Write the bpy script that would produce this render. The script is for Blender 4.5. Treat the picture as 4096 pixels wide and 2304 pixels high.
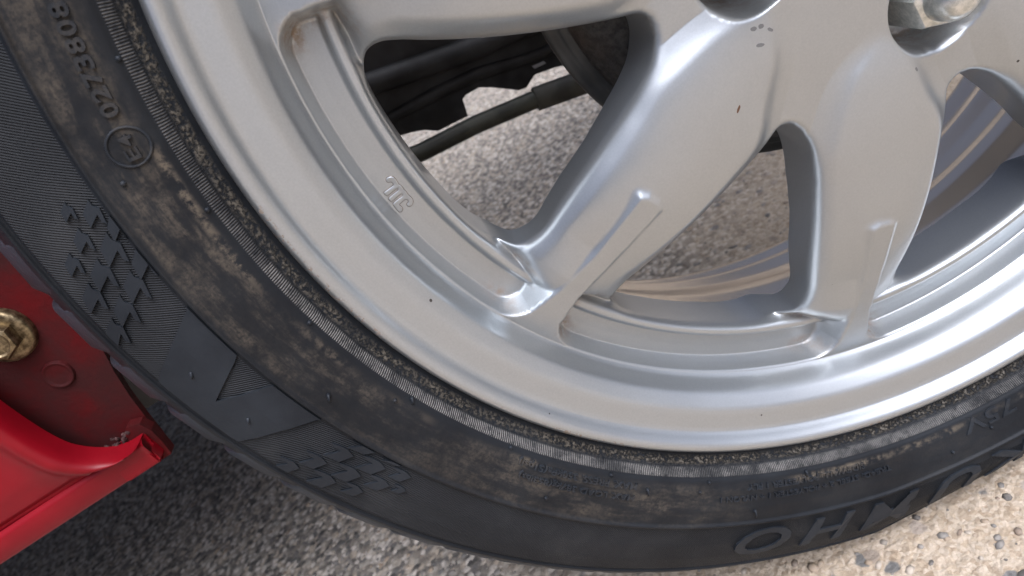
import bpy, math, random
import numpy as np
from mathutils import Matrix, Vector

random.seed(7); rng = np.random.default_rng(7)
scene = bpy.context.scene
for o in list(bpy.data.objects): bpy.data.objects.remove(o)
COL = scene.collection
H = 0.266                      # height of the wheel centre above the ground (m)

# ------------------------------------------------------------------ camera
cd = bpy.data.cameras.new("camera"); cam = bpy.data.objects.new("camera", cd); COL.objects.link(cam)
def W(x, y, z):                # wheel frame in mm (right, up, towards viewer) -> world metres
    return Vector((x*.001, -z*.001, y*.001 + H))
def D(v): return Vector((v[0], -v[2], v[1]))
cr, cu, cb = D((.83903, -.49981, .21497)), D((.54173, .73075, -.41537)), D((.05052, .46496, .88389))
m = Matrix((cr, cu, cb)).transposed().to_4x4(); m.translation = W(-150.58, 54.16, 200.58)
cam.matrix_world = m
cd.sensor_width = 36; cd.lens = 24.568; cd.clip_start = .01; cd.clip_end = 500
cd.dof.use_dof = True; cd.dof.focus_distance = .232; cd.dof.aperture_fstop = 18
scene.camera = cam

# ------------------------------------------------------------------ world, sun, exposure
SUN_EL, SUN_AZ = math.radians(60), math.radians(155)     # veiled sun high on the viewer's side, to the right
world = bpy.data.worlds.new("World"); scene.world = world; world.use_nodes = True
wn = world.node_tree.nodes; sky = wn.new("ShaderNodeTexSky")
sky.sky_type = 'NISHITA'; sky.sun_disc = False; sky.sun_elevation = SUN_EL; sky.sun_rotation = SUN_AZ
sky.dust_density = 10; sky.air_density = .3; sky.ozone_density = 1.0
world.node_tree.links.new(sky.outputs[0], wn["Background"].inputs[0]); wn["Background"].inputs[1].default_value = .10
sd = bpy.data.lights.new("sun", 'SUN'); sd.energy = 1.2; sd.angle = math.radians(60); sd.color = (1, .95, .88)
sun = bpy.data.objects.new("sun", sd); COL.objects.link(sun)
sdir = Vector((math.sin(SUN_AZ)*math.cos(SUN_EL), math.cos(SUN_AZ)*math.cos(SUN_EL), math.sin(SUN_EL)))
sun.rotation_euler = sdir.to_track_quat('Z', 'Y').to_euler(); sun.location = sdir*6
vs = scene.view_settings; vs.view_transform = 'Standard'; vs.look = 'None'; vs.gamma = 1; vs.exposure = .85
vs.use_curve_mapping = False
vs.use_white_balance = True; vs.white_balance_temperature = 5600; vs.white_balance_tint = 10
scene.render.engine = 'CYCLES'

# ------------------------------------------------------------------ helpers
def tag(o, label=None, cat=None, group=None, kind=None):
    for k, v in (("label", label), ("category", cat), ("group", group), ("kind", kind)):
        if v: o[k] = v
    return o
def empty(name, loc=(0, 0, 0)):
    o = bpy.data.objects.new(name, None); o.empty_display_size = .05; COL.objects.link(o); o.location = loc; return o
def link(name, me, parent=None, loc=(0, 0, 0), mat=None):
    o = bpy.data.objects.new(name, me); COL.objects.link(o); o.location = loc
    if parent: o.parent = parent
    if mat and not me.materials: me.materials.append(mat)
    return o
def mesh(name, v, f, smooth=True):
    me = bpy.data.meshes.new(name)
    v = np.asarray(v, float)
    if isinstance(f, np.ndarray):
        n, k = f.shape
        me.vertices.add(len(v)); me.vertices.foreach_set("co", v.ravel())
        me.loops.add(n*k); me.loops.foreach_set("vertex_index", f.ravel().astype(np.int32))
        me.polygons.add(n); me.polygons.foreach_set("loop_start", np.arange(0, n*k, k, dtype=np.int32))
        me.update(calc_edges=True); me.validate()
    else:
        me.from_pydata(v.tolist(), [], f); me.update()
    if smooth: me.polygons.foreach_set("use_smooth", np.ones(len(me.polygons), bool))
    return me
def wl(p):                      # wheel frame mm -> object coordinates of wheel parts
    p = np.asarray(p, float); return np.stack([p[..., 0], -p[..., 2], p[..., 1]], -1)*.001
def pv(r, t, z):                # polar (mm, deg) -> wheel frame
    t = np.radians(t); r, t, z = np.broadcast_arrays(r, t, z); return np.stack([r*np.cos(t), r*np.sin(t), z], -1)
def grid_faces(n, mth, close=False):
    i, j = np.meshgrid(np.arange(n-1), np.arange(mth if close else mth-1), indexing='ij')
    j2 = (j+1) % mth
    return np.stack([i*mth+j, i*mth+j2, (i+1)*mth+j2, (i+1)*mth+j], -1).reshape(-1, 4)
def lathe(name, prof, nth=180, fn=None, smooth=True):
    prof = np.array(prof, float); th = np.arange(nth)*360./nth
    P = pv(prof[:, 0][:, None], th[None, :], prof[:, 1][:, None])
    if fn: P = fn(P)
    return mesh(name, wl(P.reshape(-1, 3)), grid_faces(len(prof), nth, True), smooth)
def dense(prof, step=.8, sm=0):
    prof = np.array(prof, float); L = np.r_[0, np.cumsum(np.hypot(*np.diff(prof, axis=0).T))]
    s = np.linspace(0, L[-1], int(L[-1]/step)+2); a = np.stack([np.interp(s, L, prof[:, 0]), np.interp(s, L, prof[:, 1])], 1)
    for _ in range(sm): a[1:-1] = .25*a[:-2]+.5*a[1:-1]+.25*a[2:]
    return a
def box(x0, x1, y0, y1, z0, z1, bev=0):       # wheel frame mm
    import bmesh
    bm = bmesh.new(); bmesh.ops.create_cube(bm, size=1)
    for v in bm.verts:
        v.co = Vector(((x0+x1)/2+v.co.x*(x1-x0), -(z0+z1)/2+v.co.y*(z1-z0), (y0+y1)/2+v.co.z*(y1-y0)))*.001
    if bev: bmesh.ops.bevel(bm, geom=bm.edges[:], offset=bev*.001, segments=2, affect='EDGES')
    me = bpy.data.meshes.new("box"); bm.to_mesh(me); bm.free(); return me
def prism(poly, z0, z1):                      # xy polygon (wheel mm) extruded z0..z1, n-gon caps
    n = len(poly); v = [(x, y, z1) for x, y in poly]+[(x, y, z0) for x, y in poly]
    f = [list(range(n)), list(range(2*n-1, n-1, -1))]+[[i, n+i, n+(i+1) % n, (i+1) % n] for i in range(n)]
    return mesh("prism", wl(v), f, False)
def tube(path, rad, seg=10, closed=False):    # wheel frame path
    path = np.array(path, float); n = len(path); V = []; F = []
    rad = np.broadcast_to(rad, n)
    for i in range(n):
        a, b = path[(i-1) % n if closed else max(i-1, 0)], path[(i+1) % n if closed else min(i+1, n-1)]
        t = (b-a)/np.linalg.norm(b-a); u = np.cross(t, [0, .12, 1.]); u /= np.linalg.norm(u); w = np.cross(t, u)
        for k in range(seg):
            q = 2*math.pi*k/seg; V.append(path[i]+rad[i]*(u*math.cos(q)+w*math.sin(q)))
    for i in range(n if closed else n-1):
        for k in range(seg):
            F.append([i*seg+k, i*seg+(k+1) % seg, ((i+1) % n)*seg+(k+1) % seg, ((i+1) % n)*seg+k])
    if not closed: F += [list(range(seg))[::-1], list(range((n-1)*seg, n*seg))]
    return mesh("tube", wl(V), F)

# ------------------------------------------------------------------ materials
class NT:
    def __init__(s, name):
        s.m = bpy.data.materials.new(name); s.m.use_nodes = True; s.t = s.m.node_tree; s.b = s.t.nodes["Principled BSDF"]
    def n(s, typ, **kw):
        nd = s.t.nodes.new("ShaderNode"+typ)
        for k, v in kw.items(): setattr(nd, k, v)
        return nd
    def l(s, a, b): s.t.links.new(a, b)
    def val(s, x, inp):
        if hasattr(x, 'links') or isinstance(x, bpy.types.NodeSocket): s.l(x, inp)
        else: inp.default_value = x
    def math(s, op, a, b=0., c=None, clamp=False):
        nd = s.n("Math", operation=op, use_clamp=clamp); s.val(a, nd.inputs[0]); s.val(b, nd.inputs[1])
        if c is not None: s.val(c, nd.inputs[2])
        return nd.outputs[0]
    def ramp(s, x, a, b, c=0., d=1., smooth=True):
        nd = s.n("MapRange"); nd.interpolation_type = 'SMOOTHSTEP' if smooth else 'LINEAR'; s.val(x, nd.inputs[0])
        for i, v in enumerate((a, b, c, d)): nd.inputs[i+1].default_value = v
        return nd.outputs[0]
    def mix(s, f, a, b):
        nd = s.n("Mix", data_type='RGBA'); s.val(f, nd.inputs[0])
        for x, i in ((a, 6), (b, 7)):
            if isinstance(x, tuple): nd.inputs[i].default_value = (*x, 1)
            else: s.l(x, nd.inputs[i])
        return nd.outputs[2]
    def coord(s): return s.n("TexCoord").outputs["Object"]
    def noise(s, vec, scale, detail=3., rough=.5, dist=0., out=0):
        nd = s.n("TexNoise"); s.l(vec, nd.inputs["Vector"]); nd.inputs["Scale"].default_value = scale
        nd.inputs["Detail"].default_value = detail; nd.inputs["Roughness"].default_value = rough; nd.inputs["Distortion"].default_value = dist
        return nd.outputs[out]
    def vor(s, vec, scale, out="Distance", feature='F1', rand=1.):
        nd = s.n("TexVoronoi", feature=feature); s.l(vec, nd.inputs["Vector"]); nd.inputs["Scale"].default_value = scale
        nd.inputs["Randomness"].default_value = rand; return nd.outputs[out]
    def bump(s, h, strength, dist, normal=None):
        nd = s.n("Bump"); s.l(h, nd.inputs["Height"]); nd.inputs["Strength"].default_value = strength
        nd.inputs["Distance"].default_value = dist
        if normal: s.l(normal, nd.inputs["Normal"])
        return nd.outputs[0]
    def set(s, **kw):
        for k, v in kw.items():
            i = s.b.inputs[k.replace('_', ' ')]
            if isinstance(v, tuple): i.default_value = (*v, 1)
            else: s.val(v, i)
        return s.m
    def rt(s):                 # radius (mm) and angle (rad) about the wheel axis
        x = s.n("SeparateXYZ"); s.l(s.coord(), x.inputs[0]); X, Z = x.outputs[0], x.outputs[2]
        r = s.math('MULTIPLY', s.math('SQRT', s.math('ADD', s.math('MULTIPLY', X, X), s.math('MULTIPLY', Z, Z))), 1000.)
        return r, s.math('ARCTAN2', Z, X), X, Z
    def band(s, x, a, b, w): return s.math('MULTIPLY', s.ramp(x, a-w, a+w), s.ramp(x, b-w, b+w, 1., 0.))

def plain(name, col, rough=.5, metal=0., nscale=0, var=.2, **kw):
    t = NT(name)
    if nscale:
        c = t.noise(t.coord(), nscale, 5.); lo = tuple(x*(1-var) for x in col); hi = tuple(min(1, x*(1+var)) for x in col)
        t.set(Base_Color=t.mix(t.ramp(c, .35, .65), lo, hi))
        t.set(Normal=t.bump(c, .15, .002))
    else: t.set(Base_Color=col)
    return t.set(Roughness=rough, Metallic=metal, **kw)

# silver alloy paint, with crevice dirt (attribute "dirt"), specks and a few scuffs
MARKS = [(-56.5, -24.2, 1.25, .75, -.5, 0), (-54.0, -24.9, 1.1, .8, -.4, 0), (-51.6, -27.5, 1.25, .6, -.85, 0), (-56.6, -29.6, 1.7, .65, -.42, 0),
         (-10.8, -67.3, .9, .6, -1.2, 0), (-70.8, -43.3, .5, 1.5, -.75, 1)]
def silver_mat():
    t = NT("silver_paint"); co = t.coord(); r, th, X, Z = t.rt()
    col = t.mix(t.noise(co, 1500., 2.), (.375, .402, .418), (.455, .482, .498))
    a = t.n("Attribute", attribute_name="dirt").outputs["Fac"]
    dn = t.noise(co, 260., 6., .65); dirt = t.math('MULTIPLY', a, t.ramp(dn, .30, .62), clamp=True)
    film = t.math('MULTIPLY', t.ramp(t.noise(co, 9., 4.), .45, .75), .10)
    rim = t.math('MULTIPLY', t.band(r, 208.4, 215., .3), t.ramp(t.noise(co, 420., 5., .7), .50, .60))
    rim = t.math('MULTIPLY', rim, t.ramp(t.noise(co, 22., 3.), .42, .62))
    dirt = t.math('MAXIMUM', dirt, t.math('MULTIPLY', rim, .8))
    col = t.mix(film, col, (.46, .44, .40)); col = t.mix(dirt, col, (.22, .15, .085))
    # dark specks of tar
    v = t.n("TexVoronoi", feature='F1'); t.l(co, v.inputs["Vector"]); v.inputs["Scale"].default_value = 75.
    w = t.n("SeparateColor"); t.l(v.outputs["Color"], w.inputs[0])
    size = t.ramp(w.outputs[0], .50, 1., 0., .05, False)
    speck = t.math('LESS_THAN', v.outputs["Distance"], size)
    col = t.mix(speck, col, (.03, .028, .026))
    sc = None; ch = None
    for (mx, my, ra, rb, an, kind) in MARKS:
        dx = t.math('SUBTRACT', t.math('MULTIPLY', X, 1000.), mx); dz = t.math('SUBTRACT', t.math('MULTIPLY', Z, 1000.), my)
        c_, s_ = math.cos(an), math.sin(an)
        u = t.math('DIVIDE', t.math('ADD', t.math('MULTIPLY', dx, c_), t.math('MULTIPLY', dz, s_)), ra)
        q = t.math('DIVIDE', t.math('SUBTRACT', t.math('MULTIPLY', dz, c_), t.math('MULTIPLY', dx, s_)), rb)
        d = t.math('ADD', t.math('MULTIPLY', u, u), t.math('MULTIPLY', q, q))
        d = t.math('ADD', d, t.math('MULTIPLY', t.noise(co, 900., 3.), .9))
        k = t.ramp(d, 1.1, 1.35, 1., 0.)
        if kind: ch = k
        else: sc = k if sc is None else t.math('MAXIMUM', sc, k)
    col = t.mix(t.math('MULTIPLY', sc, .95), col, (.10, .10, .098)); col = t.mix(ch, col, (.15, .085, .055))
    rough = t.ramp(t.noise(co, 14., 4.), .3, .7, .33, .40)
    rough = t.math('ADD', rough, t.math('MULTIPLY', t.math('MAXIMUM', dirt, sc), .3))
    metal = t.math('MULTIPLY', t.math('SUBTRACT', 1., t.math('MAXIMUM', t.math('MAXIMUM', dirt, speck), sc)), .86)
    nb = t.bump(t.noise(co, 2600., 1.), .06, .0005); nb = t.bump(t.noise(co, 120., 2.), .03, .002, nb)
    return t.set(Base_Color=col, Roughness=rough, Metallic=metal, Normal=nb, Coat_Weight=.45, Coat_Roughness=.09)
SILVER = silver_mat()

def rubber_mat(name, relief=True, dirt_k=1., lift=1.):
    t = NT(name); co = t.coord(); r, th, X, Z = t.rt()
    n1 = t.noise(co, 30., 6., .65); n2 = t.noise(co, 160., 6., .7); n3 = t.noise(co, 900., 3., .6)
    col = t.mix(t.ramp(n1, .3, .7), tuple(lift*x for x in (.0075, .009, .0115)), tuple(lift*x for x in (.013, .0155, .019)))
    # brown road film between the bead and the moulded line
    zone = t.band(r, 222., 238., 2.2)
    film = t.math('MULTIPLY', zone, t.math('MULTIPLY_ADD', t.ramp(n2, .35, .62), .55, t.math('MULTIPLY', t.ramp(n1, .3, .6), .4)))
    film = t.math('MULTIPLY', film, t.ramp(t.noise(co, 11., 3.), .30, .60, .25, 1.))
    cx = t.n("CombineXYZ"); t.l(t.math('MULTIPLY', r, .001), cx.inputs[0]); t.l(t.math('MULTIPLY', X, .22), cx.inputs[1]); t.l(t.math('MULTIPLY', Z, .22), cx.inputs[2])
    film = t.math('MULTIPLY', film, t.ramp(t.noise(cx.outputs[0], 170., 6., .7), .40, .60, .12, 1.2))
    film = t.math('MULTIPLY', film, t.ramp(n3, .32, .6, .45, 1.15))
    side = t.math('DIVIDE', t.math('ADD', t.math('MULTIPLY', X, -.99), t.math('MULTIPLY', Z, -.14)), t.math('MULTIPLY', r, .001))
    film = t.math('MULTIPLY', film, t.ramp(side, .45, .92, .18, 1.))
    edge = t.math('MULTIPLY', t.band(r, 221., 223.2, .9), t.math('MULTIPLY', t.ramp(n2, .42, .58), t.ramp(t.noise(co, 16., 3.), .42, .6)))
    film = t.math('MULTIPLY', t.math('MAXIMUM', film, t.math('MULTIPLY', edge, 2.2)), .55*dirt_k)
    col = t.mix(film, col, (.105, .088, .066))
    if relief:
        out = t.math('MULTIPLY', t.band(r, 243., 264., 4.), t.math('MULTIPLY', t.ramp(n1, .45, .7), .22))
        col = t.mix(out, col, (.06, .058, .056))
        # crusted dirt hard against the rim
        lump = t.math('MULTIPLY', t.band(r, 213.4, 215.7, .7), t.ramp(t.math('MULTIPLY_ADD', t.vor(co, 900.), -.25, t.noise(co, 700., 5., .75)), .28, .46))
        lump = t.math('MULTIPLY', lump, t.ramp(t.noise(co, 50., 4.), .28, .55, .3, 1.))
        col = t.mix(t.math('MULTIPLY', lump, .8), col, (.125, .112, .090))
        # chalky serrated ring
        sz = t.band(r, 216.3, 218.7, .25)
        wob = t.math('MULTIPLY', t.noise(co, 90., 3.), 9.)
        ser = t.math('SINE', t.math('ADD', t.math('MULTIPLY', th, 1750.), wob))
        chalk = t.math('MULTIPLY', sz, t.ramp(ser, -.8, .5)); chalk = t.math('MULTIPLY', chalk, t.math('MULTIPLY', t.ramp(t.noise(co, 60., 5., .7), .36, .56, .25, 1.), t.ramp(t.noise(co, 380., 4., .7), .34, .54, .3, 1.)))
        ang = t.ramp(t.math('ABSOLUTE', t.math('SUBTRACT', th, -2.45)), .55, 1.05, 1., .42)
        chalk = t.math('MULTIPLY', chalk, ang)
        col = t.mix(t.math('MULTIPLY', chalk, .55), col, (.36, .345, .32))
        ph = t.math('ADD', t.math('MULTIPLY', th, 252.), t.math('MULTIPLY', t.math('SUBTRACT', r, 252.), .577))
        rib = t.math('SINE', t.math('MULTIPLY', ph, 2*math.pi/.86))
        rz = t.band(r, 241., 264.6, .5)
        hgt = t.math('ADD', t.math('MULTIPLY', t.math('MULTIPLY', rib, rz), .0003), t.math('MULTIPLY', t.math('MULTIPLY', ser, sz), .00018))
        hgt = t.math('ADD', hgt, t.math('MULTIPLY', n2, .00025)); hgt = t.math('ADD', hgt, t.math('MULTIPLY', lump, .0007))
        nd = t.n("Bump"); t.l(hgt, nd.inputs["Height"]); nd.inputs["Distance"].default_value = 1.; nd.inputs["Strength"].default_value = .9
        nb = nd.outputs[0]
        rough = t.math('MULTIPLY_ADD', t.math('MAXIMUM', film, chalk), .35, .5)
    else:
        nb = t.bump(n3, .12, .001); rough = t.math('MULTIPLY_ADD', film, .35, .47)
    return t.set(Base_Color=col, Roughness=rough, Normal=nb, Specular_IOR_Level=.2)
RUBBER3 = rubber_mat("worn_lit_tread_rubber", False, 0., 2.4); RUBBER = rubber_mat("tyre_rubber"); RUBBER2 = rubber_mat("moulded_rubber", False, .5, 1.7)  # lift paints dusty wear and light caught by tread blocks and raised moulding

def ground_mat():
    t = NT("exposed_aggregate"); g0 = t.n("NewGeometry").outputs["Position"]; sp = t.n("SeparateXYZ"); t.l(g0, sp.inputs[0])
    wv = t.n("VectorMath", operation='MULTIPLY_ADD'); t.l(t.noise(g0, 180., 3., out=1), wv.inputs[0]); wv.inputs[1].default_value = (.005, .005, .005); t.l(g0, wv.inputs[2]); g = wv.outputs[0]
    # paler, warmer grain colours towards the front right, darker mixed ones under the car
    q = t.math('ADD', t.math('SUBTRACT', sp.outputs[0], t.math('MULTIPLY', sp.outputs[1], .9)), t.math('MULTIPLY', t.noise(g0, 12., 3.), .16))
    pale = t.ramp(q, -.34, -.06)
    def cells(scale):
        v = t.n("TexVoronoi", feature='F1'); t.l(g, v.inputs["Vector"]); v.inputs["Scale"].default_value = scale
        s = t.n("SeparateColor"); t.l(v.outputs["Color"], s.inputs[0]); return v.outputs["Distance"], s.outputs[0], s.outputs[1]
    def palette(x, cols):
        cr = t.n("ValToRGB"); t.l(x, cr.inputs[0]); e = cr.color_ramp; e.interpolation = 'CONSTANT'; n = len(cols)
        e.elements[0].color = (*cols[0], 1); e.elements[1].position = 1/n; e.elements[1].color = (*cols[1], 1)
        for i, c in enumerate(cols[2:]): k = e.elements.new((i+2)/n); k.color = (*c, 1)
        return cr.outputs[0]
    fine = t.noise(g0, 420., 6., .7); med = t.noise(g0, 130., 5., .65)
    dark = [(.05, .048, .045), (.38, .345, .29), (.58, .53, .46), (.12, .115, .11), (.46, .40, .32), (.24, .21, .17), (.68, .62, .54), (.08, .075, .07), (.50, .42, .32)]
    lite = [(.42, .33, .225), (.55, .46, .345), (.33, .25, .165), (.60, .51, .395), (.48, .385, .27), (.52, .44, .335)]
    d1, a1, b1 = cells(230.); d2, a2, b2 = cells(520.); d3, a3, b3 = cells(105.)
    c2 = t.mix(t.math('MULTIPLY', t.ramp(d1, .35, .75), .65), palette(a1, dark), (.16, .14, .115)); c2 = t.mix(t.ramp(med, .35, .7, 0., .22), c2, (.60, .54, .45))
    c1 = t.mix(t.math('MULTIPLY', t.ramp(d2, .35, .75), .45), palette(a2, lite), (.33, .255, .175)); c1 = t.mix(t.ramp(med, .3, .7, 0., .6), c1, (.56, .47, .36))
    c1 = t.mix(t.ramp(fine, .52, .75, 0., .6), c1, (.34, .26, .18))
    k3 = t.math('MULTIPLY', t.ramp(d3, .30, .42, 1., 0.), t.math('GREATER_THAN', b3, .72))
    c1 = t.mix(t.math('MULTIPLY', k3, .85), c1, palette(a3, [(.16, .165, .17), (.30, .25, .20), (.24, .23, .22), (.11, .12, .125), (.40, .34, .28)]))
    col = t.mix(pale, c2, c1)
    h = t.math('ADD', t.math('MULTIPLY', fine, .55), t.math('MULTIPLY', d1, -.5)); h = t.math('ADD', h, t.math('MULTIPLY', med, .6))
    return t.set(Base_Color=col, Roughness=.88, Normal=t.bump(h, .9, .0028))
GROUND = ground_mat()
def pebble_mat():
    t = NT("pebbles"); a = t.n("Attribute", attribute_name="tone"); co = t.coord()
    o = t.n("ObjectInfo")
    col = t.mix(t.ramp(t.noise(co, 500., 4.), .3, .7, 0., .5), a.outputs["Color"], (.32, .29, .25))
    return t.set(Base_Color=col, Roughness=.7, Normal=t.bump(t.noise(co, 900., 3.), .3, .001))
PEBBLE = pebble_mat()
PTONES = [(.09, .082, .073), (.17, .16, .145), (.29, .255, .21), (.14, .135, .125), (.34, .26, .175), (.44, .38, .305), (.23, .17, .12), (.24, .22, .195)]
PEB_M = []
for i, c in enumerate(PTONES): PEB_M.append(plain("pebble_tone_%d" % i, c, .65, 0, 600, .25))

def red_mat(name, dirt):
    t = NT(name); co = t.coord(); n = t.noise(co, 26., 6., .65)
    k_ = .42 if dirt else 1.  # dirty paint's base darkened too, painting in the shade on recessed parts
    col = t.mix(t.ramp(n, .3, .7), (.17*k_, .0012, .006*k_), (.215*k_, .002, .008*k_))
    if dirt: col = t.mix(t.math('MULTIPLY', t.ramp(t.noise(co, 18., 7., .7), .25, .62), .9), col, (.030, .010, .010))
    return t.set(Base_Color=col, Roughness=.62 if dirt else .42, Coat_Weight=0. if dirt else .08, Specular_IOR_Level=.12 if dirt else .25, Coat_Roughness=.12,
                 Normal=t.bump(t.noise(co, 500. if dirt else 160., 4.), .25 if dirt else .05, .001))
RED = red_mat("red_paint", False); RED_D = red_mat("red_paint_dirty_shaded", True)
BLACK = plain("underseal_black", (.020, .020, .021), .6, 0, 45, .7)
RODM = plain("painted_steel_olive", (.045, .047, .036), .5, .2, 80, .35)
def drum_mat():
    t = NT("cast_iron"); co = t.coord(); n = t.noise(co, 420., 4., .6)
    col = t.mix(t.ramp(n, .35, .65), (.035, .036, .037), (.085, .083, .078)); col = t.mix(t.ramp(t.noise(co, 30., 5.), .5, .75, 0., .5), col, (.09, .06, .04))
    return t.set(Base_Color=col, Roughness=.62, Metallic=.45, Normal=t.bump(n, .8, .0015))
DRUM = drum_mat()
BARREL = plain("warm_lit_barrel", (.88, .76, .60), .26, .9)  # warm base colour stands in for golden light inside the barrel
def zinc_mat(name, a, b, rough):
    t = NT(name); co = t.coord()
    return t.set(Base_Color=t.mix(t.ramp(t.noise(co, 380., 6., .7), .35, .68), a, b), Metallic=.85, Roughness=rough, Normal=t.bump(t.noise(co, 500., 4.), .15, .0008))
ZINC = zinc_mat("zinc_plated", (.50, .52, .49), (.76, .76, .72), .30)
GOLD = zinc_mat("yellow_zinc", (.09, .065, .035), (.33, .26, .15), .38)
DUST = plain("dust_dirt", (.05, .022, .02), .95, 0, 200, .3)
CHEVRONS_A=[
[(169.69,247.67),(170.13,250.13),(170.8,250.55),(170.38,247.93),(170.76,248.06),(170.92,247.5),(170.2,246.9),(169.97,247.71)],
[(170.1,242.29),(170.72,245.65),(171.66,246.2),(171.09,242.63),(171.62,242.81),(171.85,242.04),(170.82,241.21),(170.51,242.34)],
[(171.45,239.34),(172.06,242.72),(173.02,243.32),(172.46,239.76),(173,239.97),(173.23,239.22),(172.2,238.32),(171.87,239.42)],
[(171.35,248.9),(171.92,252.27),(172.78,252.97),(172.26,249.37),(172.74,249.61),(172.95,248.93),(172.02,248.01),(171.73,249)],
[(172.29,243.64),(173.04,247.98),(174.23,248.92),(173.54,244.3),(174.23,244.67),(174.52,243.77),(173.23,242.46),(172.81,243.79)],
[(173.96,239.43),(174.68,243.69),(175.87,244.69),(175.21,240.18),(175.89,240.59),(176.19,239.74),(174.91,238.36),(174.48,239.62)],
[(172.47,255.41),(172.99,258.84),(173.8,259.69),(173.31,256.03),(173.77,256.36),(173.96,255.69),(173.09,254.61),(172.82,255.58)],
[(173.44,250.14),(174.17,254.88),(175.33,256.09),(174.65,251.05),(175.32,251.56),(175.6,250.64),(174.35,249.12),(173.94,250.38)],
[(174.98,245.28),(175.69,249.78),(176.9,251.07),(176.25,246.23),(176.94,246.75),(177.25,245.92),(175.94,244.32),(175.5,245.55)],
[(174.53,257.01),(175.22,261.84),(176.3,263.25),(175.66,258.07),(176.27,258.68),(176.53,257.82),(175.37,256.12),(174.99,257.32)],
[(176.05,252.3),(176.76,257.18),(177.92,258.7),(177.27,253.51),(177.94,254.17),(178.23,253.34),(176.97,251.45),(176.56,252.67)],
[(177.1,259.37),(177.77,264.4),(178.86,266.32),(178.23,260.76),(178.83,261.52),(179.1,260.74),(177.95,258.67),(177.57,259.82)]]
CHEVRONS_B=[
[(191.9,260.09),(192.5,259.33),(192.93,259.13),(193.55,260.17),(193.26,264.96),(192.27,265.96),(192.7,260.99),(192.14,260.97)],
[(192.88,252.61),(193.57,251.87),(194.06,251.69),(194.74,252.75),(194.31,257.32),(193.17,258.11),(193.77,253.54),(193.14,253.5)],
[(193.81,245.08),(194.6,244.36),(195.16,244.2),(195.91,245.26),(195.33,249.72),(194.03,250.5),(194.8,246),(194.09,245.95)],
[(194.87,238.12),(195.69,237.46),(196.28,237.33),(197.05,238.36),(196.43,242.8),(195.07,243.51),(195.89,239.07),(195.15,239)],
[(194.43,257.31),(195.19,256.62),(195.73,256.52),(196.48,257.85),(196.04,263.25),(194.78,263.92),(195.41,258.56),(194.72,258.37)],
[(195.42,250.03),(196.22,249.43),(196.79,249.35),(197.55,250.63),(197.02,255.57),(195.7,256.15),(196.43,251.26),(195.71,251.06)],
[(196.5,243.18),(197.33,242.61),(197.92,242.55),(198.7,243.79),(198.05,248.21),(196.67,248.7),(197.53,244.32),(196.78,244.13)],
[(197.83,237.15),(198.53,236.75),(199.02,236.73),(199.65,237.65),(199.09,241.15),(197.94,241.51),(198.66,238.01),(198.05,237.85)],
[(197.07,255.64),(197.67,255.24),(198.1,255.25),(198.68,256.38),(198.3,260.28),(197.3,260.58),(197.83,256.73),(197.29,256.48)],
[(198.07,248.35),(198.79,247.96),(199.3,247.99),(199.96,249.16),(199.44,253.23),(198.26,253.5),(198.95,249.47),(198.31,249.2)],
[(199.24,241.86),(199.89,241.54),(200.36,241.59),(200.96,242.63),(200.42,245.91),(199.34,246.1),(200.03,242.88),(199.45,242.62)],
[(200.25,247.69),(200.68,247.52),(200.99,247.58),(201.39,248.32),(201.04,250.56),(200.32,250.63),(200.78,248.43),(200.39,248.22)]]
BAND=[(178.91,239.39),(183.72,239.44),(185.53,256.79),(187.21,239.65),(191.8,239.04),(190.25,251.67),(188.98,264.33),(185.64,266.52),(182.26,265.6),(180.45,251.19)]
NUBS=[(163.08,219.4),(170.06,232.67),(174.11,219.74),(182.89,254.52),(188,254.76),(185.57,219.51),(195.58,222.2),(190.81,232.28),(207.81,219.47),(213.21,232.86),(219.06,219.86),(223.37,223.47),(230.26,220.2),(229.29,223.72),(235.79,233.4),(241.56,220.13),(196.84,219.22),(258.21,231.75),(262.96,228.76)]
EMBLEM=[(-178.24,-8.03),(-178.31,-7.26),(-177.83,-6.7),(-176.94,-6.67),(-176.11,-6.97),(-175.57,-7.7),(-175.37,-8.91),(-175.5,-10.1),(-175.6,-10.75),(-175.18,-11.4),(-175.07,-12.39),(-175.32,-13.13),(-174.98,-13.92),(-175.02,-15),(-175.14,-15.56),(-174.78,-16.46),(-174.69,-17.63),(-175.03,-18.52),(-175.94,-19.2),(-176.93,-19.35),(-177.45,-18.81),(-177.36,-18.03),(-176.59,-17.81),(-176.12,-17.39),(-176.16,-16.8),(-176.55,-16.34),(-177.35,-16.35),(-179.33,-16.65),(-179.63,-16.82),(-179.31,-18.16),(-179.48,-18.8),(-180.16,-19.27),(-180.88,-19.14),(-181.21,-18.34),(-181.21,-15.53),(-180.83,-15.24),(-179.06,-14.98),(-176.85,-14.84),(-176.48,-14.44),(-176.57,-13.93),(-177.11,-13.83),(-180.33,-14.28),(-181.11,-14.38),(-181.37,-13.74),(-181.32,-13.04),(-180.88,-12.79),(-177.24,-12.36),(-176.69,-12.19),(-176.55,-11.74),(-177.01,-11.51),(-180.43,-11.9),(-181,-11.96),(-181.38,-11.24),(-181.44,-10.47),(-181.05,-10.28),(-177.4,-10.06),(-176.96,-9.82),(-176.92,-9.12),(-177.17,-8.49),(-177.82,-8.41)]
PLATE=[(-178.6,-42.7),(-171,-45.3),(-164.9,-47.9),(-158.2,-53.1),(-137.6,-55.6),(-134.9,-45.2),(-132,-44.1),(-122.9,-44.6),(-116.2,-48.9),(-102.4,-59.8),(-97.6,-60.9),(-89.2,-57.2),(-76.2,-60.3)]

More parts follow.
